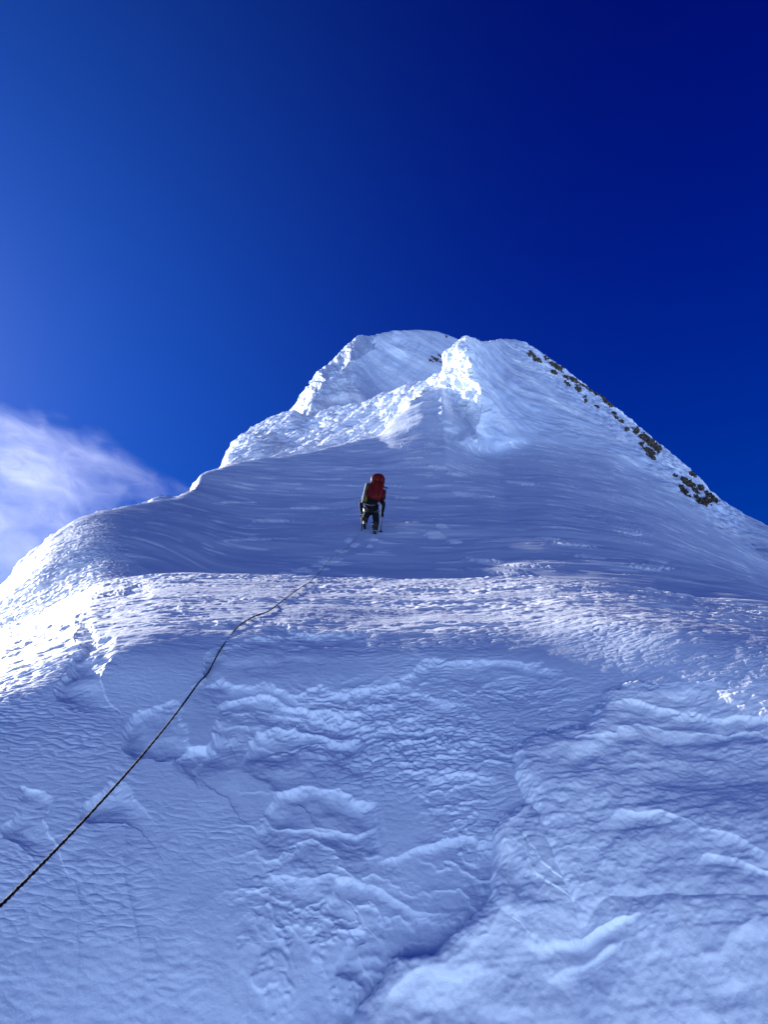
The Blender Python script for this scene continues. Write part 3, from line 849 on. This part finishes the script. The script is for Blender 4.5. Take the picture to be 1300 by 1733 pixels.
tag(body, 'climber in dark clothes bent forward under a red backpack, walking uphill seen from behind', 'person')

def garment(name, keys, links, grow, mat, over=None):
    jj = [Vector((over or {}).get(k, J[k])) for k in keys]
    rr = []
    for k in keys:
        r = rad[k]; rr.append(tuple(q + grow for q in r) if isinstance(r, tuple) else r + grow)
    ii = {k: i for i, k in enumerate(keys)}
    return skin_mesh(name, jj, [(ii[a], ii[b]) for a, b in links], rr, mat, body)
garment('jacket', ['pelvis', 'waist', 'chest', 'neck', 'shR', 'elR', 'haR', 'shL', 'elL', 'haL'],
        [('pelvis', 'waist'), ('waist', 'chest'), ('chest', 'neck'), ('chest', 'shR'), ('shR', 'elR'), ('elR', 'haR'), ('chest', 'shL'), ('shL', 'elL'), ('elL', 'haL')], .022, M_dark)
garment('trousers', ['pelvis', 'hipR', 'kneeR', 'ankR', 'hipL', 'kneeL', 'ankL'],
        [('pelvis', 'hipR'), ('hipR', 'kneeR'), ('kneeR', 'ankR'), ('pelvis', 'hipL'), ('hipL', 'kneeL'), ('kneeL', 'ankL')], .027, M_trous)
# helmet
bm = bmesh.new()
rbox(bm, Vector(J['head']) + Vector((.01, .02, .06)), (.125, .145, .115), sub=3, rnd=2.3)
for v in bm.verts:
    if v.co.z < 1.55: v.co.z = 1.55 + (v.co.z - 1.55) * .25
link_bm('helmet', bm, M_dred, body)
# gloves, boots with crampons
for side, key in ((1, 'haR'), (-1, 'haL')):
    jj, ee, rr = [Vector(J[key]) + Vector((0, -.02, .05)), Vector(J[key])], [(0, 1)], [.046, .042]
    hand_chain(J[key], side, jj, ee, rr, 1, 1.25)
    skin_mesh('glove', jj, ee, rr, M_dark, body, levels=1)
for side, key, toe, foot in ((1, 'ankR', 'toeR', rf), (-1, 'ankL', 'toeL', lf)):
    a = Vector(J[key]); t = Vector(J[toe]); h = a + Vector((0, -.05, -.07))
    b = skin_mesh('boot', [a + Vector((0, -.01, .12)), a, h, (a + t) / 2 + Vector((0, 0, -.02)), t + Vector((0, .03, 0))], [(0, 1), (1, 2), (1, 3), (3, 4)], [.066, .062, .05, .055, .045], M_boot, body)
    bm = bmesh.new()
    tube(bm, [a + Vector((0, -.012, .10)), a + Vector((0, -.012, .16)), a + Vector((0, 0, .24))], [.082, .076, .085], 14)
    link_bm('gaiter', bm, M_gait, b)
    bm = bmesh.new()
    for sx in (-.04, .04):
        tube(bm, [a + Vector((sx, -.10, -.115)), a + Vector((sx, .0, -.12)), t + Vector((sx, .05, -.055))], .006, 6)
        for q in (0, .33, .66, 1):
            o_ = (a + Vector((sx, -.10, -.115))).lerp(t + Vector((sx, .05, -.055)), q)
            tube(bm, [o_, o_ + Vector((0, 0, -.035))], [.007, .002], 5)
    tube(bm, [a + Vector((-.04, -.10, -.10)), a + Vector((-.045, -.12, -.03)), a + Vector((.045, -.12, -.03)), a + Vector((.04, -.10, -.10))], .006, 6)
    link_bm('crampon', bm, M_metal, b)
# harness belt, gear loops and slung metal
bm = bmesh.new()
ring = [(-.10 + .175 * math.cos(t_), .31 + .145 * math.sin(t_), .96 + .03 * math.sin(t_)) for t_ in np.linspace(0, 2 * PI, 25)]
tube(bm, ring, .018, 8, False)
for hx, hk in ((.0, 'R'), (-.20, 'L')):
    tube(bm, [(hx + .125 * math.cos(t_), .29 + .12 * math.sin(t_), .80 + .05 * math.sin(t_)) for t_ in np.linspace(0, 2 * PI, 17)], .014, 6, False)
hb = link_bm('harness', bm, fabric('webbing', (.05, .05, .055), .7), body)
rg = random.Random(4)
for k in range(9):
    t_ = rg.choice([rg.uniform(-.8, .4), rg.uniform(PI - .3, PI + .9)])
    cx, cy, cz = -.10 + .20 * math.cos(t_), .31 + .17 * math.sin(t_), .88 - rg.uniform(0, .10)
    bm = bmesh.new()
    tube(bm, [(cx + .02 * math.cos(u), cy + .012 * math.cos(u), cz + .05 * math.sin(u)) for u in np.linspace(0, 2 * PI, 13)], .0065, 6, False)
    link_bm('carabiner', bm, M_metal, hb)

# backpack ---------------------------------------------------------------
pk = empty('backpack', FOOT + Vector((.0, .40, 1.25)), 'tall red expedition backpack carried by the climber, foam roll on its side', 'backpack')
tilt = Matrix.Rotation(math.radians(-14), 3, 'X') @ Matrix.Rotation(math.radians(5), 3, 'Y')
def pl(x, y, z): return tilt @ Vector((x, y, z))
bm = bmesh.new()
rbox(bm, pl(0, 0, .28), (.225, .16, .34), tilt, 4, 3.2)
for v in bm.verts:
    l = tilt.inverted() @ v.co
    f = 1 - .10 * max(0, -(l.z - .15) / .3) + .012 * math.sin(26 * l.z + 5 * l.x)
    v.co = tilt @ Vector((l.x * f, l.y * f + .008 * math.sin(18 * l.x + 9 * l.z), l.z))
main = link_bm('main_bag', bm, M_red, pk)
bm = bmesh.new(); rbox(bm, pl(.012, .0, .70), (.20, .16, .15), tilt, 4, 2.8)
lid = link_bm('lid', bm, M_red, pk)
bm = bmesh.new(); rbox(bm, pl(.02, -.02, .82), (.15, .11, .05), tilt, 3, 2.4)
link_bm('lid_pocket', bm, M_dred, lid)
for sx in (-1, 1):
    bm = bmesh.new(); rbox(bm, pl(sx * .225, -.01, .16), (.05, .09, .16), tilt, 3, 2.6)
    link_bm('side_pocket', bm, M_dred, pk)
    bm = bmesh.new()
    tube(bm, [pl(sx * .09, -.152, -.02), pl(sx * .095, -.165, .3), pl(sx * .09, -.165, .62), pl(sx * .08, -.14, .78)], .011, 6)
    link_bm('buckle_strap', bm, M_dark, pk)
    bm = bmesh.new()
    tube(bm, [pl(sx * .10, .12, .50), pl(sx * .11, .26, .50), pl(sx * .13, .36, .34), pl(sx * .14, .30, .12), pl(sx * .13, .14, .04)], .024, 8)
    link_bm('shoulder_strap', bm, M_dark, pk)
bm = bmesh.new(); tube(bm, [pl(-.27, .0, -.14), pl(-.275, .0, .1), pl(-.265, 0, .34), pl(-.24, 0, .52)], .062, 16)
link_bm('foam_roll', bm, M_olive, pk)
bm = bmesh.new(); tube(bm, [pl(-.36, -.03, -.18), pl(-.335, -.03, .10), pl(-.30, -.03, .52)], .016, 8)
link_bm('snow_picket', bm, M_white, pk)
bm = bmesh.new(); tube(bm, [pl(.275, -.03, -.02), pl(.265, -.03, .40)], .012, 8); tube(bm, [pl(.17, -.03, .42), pl(.26, -.03, .43), pl(.35, -.03, .39)], [.012, .014, .006], 8)
link_bm('strapped_axe', bm, M_dark, pk)
bm = bmesh.new(); tube(bm, [pl(.16, -.12, .12), pl(.19, -.11, .22), pl(.20, -.10, .34)], .012, 6)
link_bm('side_strap', bm, M_white, pk)

# ice axe and trekking pole ---------------------------------------------
hl = Vector(J['haL']) + Vector((.0, .05, -.08)); 
tip = Vector((-.36, .42, 0)); tip.z = ground_z(FOOT.x + tip.x, FOOT.y + tip.y) - FOOT.z - .05
ax_ = empty('ice_axe', FOOT + tip, 'long dark ice axe held in the climber\'s left hand, spike in the snow', 'ice axe')
rel = hl - tip
bm = bmesh.new(); tube(bm, [Vector((0, 0, 0)), rel * .5, rel], [.012, .013, .013], 8); link_bm('shaft', bm, M_shaft, ax_)
bm = bmesh.new(); tube(bm, [rel + Vector((.0, -.13, -.03)), rel + Vector((0, -.06, .008)), rel + Vector((0, .0, .015)), rel + Vector((0, .06, .01)), rel + Vector((0, .11, 0))], [.004, .012, .015, .013, .018], 8); link_bm('axe_head', bm, M_metal, ax_)
hr = Vector(J['haR']) + Vector((.0, .05, -.08))
tip2 = Vector((.155, .22, 0)); tip2.z = ground_z(FOOT.x + tip2.x, FOOT.y + tip2.y) - FOOT.z - .04
po = empty('trekking_pole', FOOT + tip2, 'thin dark pole in the climber\'s right hand, planted beside the lower boot', 'pole')
rel = hr - tip2
bm = bmesh.new(); tube(bm, [Vector((0, 0, 0)), rel * .5, rel], [.009, .010, .012], 8); link_bm('shaft', bm, M_shaft, po)
bm = bmesh.new(); tube(bm, [rel * .93, rel * 1.10], [.018, .021], 10); link_bm('grip', bm, M_dark, po)
bm = bmesh.new(); tube(bm, [rel * .09, rel * .11], [.045, .045], 14); link_bm('basket', bm, M_dark, po)

# ---- rope ---------------------------------------------------------------
lay = [(613,899),(606,910),(598,922),(588,932),(575,940),(562,950)]
pts = []
pts.append(FOOT + Vector((-.16, .16, .93)))
pts.append(FOOT + Vector((-.20, .10, .62)))
for q in lay[1:]: pts.append(hit(q[0], q[1], 8.6, 12) + Vector((0, -.03, .06)))
for q in [(535,976),(510,992),(480,1018),(455,1036),(430,1046),(402,1064),(372,1104),(352,1142)]:
    pts.append(hit(q[0], q[1], 4.2, 7.1) + Vector((0, 0, .008)))
A0 = hit(336, 1168, 3.6, 6) + Vector((0, -.01, .02)); pts.append(A0)
B0 = ray_point(-60, 1592, 1.05)
for k in range(1, 9):
    f = k / 8
    pts.append(A0.lerp(B0, f) + Vector((0, 0, -.10 * f * (1 - f))))
pts.append(ray_point(-260, 1800, .8))
# smooth (Catmull-Rom) and resample finely
def catmull(pp, step):
    out = []
    for i in range(len(pp) - 1):
        p0 = pp[max(i - 1, 0)]; p1 = pp[i]; p2 = pp[i + 1]; p3 = pp[min(i + 2, len(pp) - 1)]
        n = max(2, int((p2 - p1).length / step))
        for k in range(n):
            t = k / n
            out.append(.5 * ((2 * p1) + (p2 - p0) * t + (2 * p0 - 5 * p1 + 4 * p2 - p3) * t * t + (3 * p1 - p0 - 3 * p2 + p3) * t ** 3))
    out.append(pp[-1].copy())
    return out
path = catmull(pts, .012)
M_rope = fabric('rope_sheath', (.006, .004, .010), .8, 200, .5)
org = path[-1].copy()
bm = bmesh.new()
for s3 in range(3):                               # three strands laid round each other
    strand = []; L = 0
    for i, p in enumerate(path):
        t = (path[min(i + 1, len(path) - 1)] - path[max(i - 1, 0)]).normalized()
        a = t.cross(Vector((0, 0, 1))).normalized(); b = t.cross(a)
        if i: L += (p - path[i - 1]).length
        ang = L / .028 * 2 * PI + s3 * 2 * PI / 3
        strand.append(p - org + (a * math.cos(ang) + b * math.sin(ang)) * .0014)
    tube(bm, strand, .0018, 6)
rp = link_bm('rope', bm, M_rope)
rp.location = org
tag(rp, 'long dark twisted rope running up the snow from lower left to the climber', 'rope')

# ---- wisp of cloud beyond the left shoulder ------------------------------
def cloud():
    m = bpy.data.materials.new('cloud_vapour'); m.use_nodes = True
    t = m.node_tree; t.nodes.clear()
    out = t.nodes.new('ShaderNodeOutputMaterial')
    pv = t.nodes.new('ShaderNodeVolumePrincipled')
    pv.inputs['Color'].default_value = (.97, .98, 1, 1); pv.inputs['Anisotropy'].default_value = .55
    t.links.new(pv.outputs[0], out.inputs['Volume'])
    tc_ = t.nodes.new('ShaderNodeTexCoord')
    def mathn(op, a, b=None, cl=False):
        n = t.nodes.new('ShaderNodeMath'); n.operation = op; n.use_clamp = cl
        for i, v in enumerate((a, b)):
            if v is None: continue
            if isinstance(v, (int, float)): n.inputs[i].default_value = v
            else: t.links.new(v, n.inputs[i])
        return n.outputs[0]
    def noise(scale, loc, det, rough=.6, dist=0.0, rot=0):
        mp = t.nodes.new('ShaderNodeMapping'); mp.inputs['Scale'].default_value = scale; mp.inputs['Location'].default_value = loc; mp.inputs['Rotation'].default_value = (0, 0, rot)
        t.links.new(tc_.outputs['Object'], mp.inputs[0])
        n = t.nodes.new('ShaderNodeTexNoise'); n.inputs['Scale'].default_value = 1; n.inputs['Detail'].default_value = det; n.inputs['Roughness'].default_value = rough
        n.inputs['Distortion'].default_value = dist
        t.links.new(mp.outputs[0], n.inputs['Vector']); return n.outputs[0]
    sp = t.nodes.new('ShaderNodeSeparateXYZ'); t.links.new(tc_.outputs['Object'], sp.inputs[0])
    big = noise((.011, .016, .004), (3, 1, 0), 3, .5, .6)
    fine = noise((.030, .065, .006), (0, 5, 2), 8, .74, 1.0, .35)
    d_ = mathn('ADD', mathn('MULTIPLY', big, .9), mathn('MULTIPLY', fine, 1.15))
    # thins out towards the upper edge (local y = 0) and the right-hand tip (local x = 330)
    e1 = mathn('MULTIPLY', sp.outputs[1], -.02, False)
    e1 = mathn('MINIMUM', mathn('MAXIMUM', mathn('ADD', e1, 0), -1), .32)
    e2 = mathn('MINIMUM', mathn('MULTIPLY', mathn('SUBTRACT', 345, sp.outputs[0]), .0035), .3)
    e2 = mathn('MAXIMUM', e2, -1)
    d_ = mathn('ADD', mathn('ADD', d_, e1), e2)
    d_ = mathn('MULTIPLY', mathn('POWER', mathn('MAXIMUM', mathn('SUBTRACT', d_, 1.12), 0), 1.6), .0024)
    t.links.new(d_, pv.inputs['Density'])
    dist = 760
    A_ = ray_point(-330, 560, dist); B_ = ray_point(350, 815, dist)
    ux = (B_ - A_).normalized(); view = ((A_ + B_) / 2).normalized()
    uy = (-ux.cross(view)).normalized()
    if uy.z < 0: uy = -uy
    uz = ux.cross(uy).normalized()
    bm = bmesh.new()
    L_ = (B_ - A_).length + 60
    # closed lens-like slab, thicker in the middle
    ret = bmesh.ops.create_grid(bm, x_segments=24, y_segments=16, size=1)
    top = {}
    vs = list(bm.verts)
    for v in vs:
        x, y = v.co.x, v.co.y
        X_ = (x + 1) / 2 * L_; Y_ = 45 - (1 - y) / 2 * 330
        th = 34 * (1 - x ** 4 * .85) * (1 - y ** 4 * .85) + 3
        v.co = Vector((X_, Y_, th))
    dup = bmesh.ops.duplicate(bm, geom=list(bm.verts) + list(bm.edges) + list(bm.faces))
    for g in dup['geom']:
        if isinstance(g, bmesh.types.BMVert): g.co.z *= -1
    be = [e for e in bm.edges if e.is_boundary]
    bmesh.ops.bridge_loops(bm, edges=be)
    bmesh.ops.recalc_face_normals(bm, faces=bm.faces)
    o = link_bm('cloud', bm, m)
    R3 = Matrix((ux, uy, uz)).transposed()
    o.matrix_world = Matrix.Translation(A_) @ R3.to_4x4()
    o['kind'] = 'structure'
    return o
cloud()
SC.cycles.volume_step_rate = 0.35
SC.cycles.volume_max_steps = 256
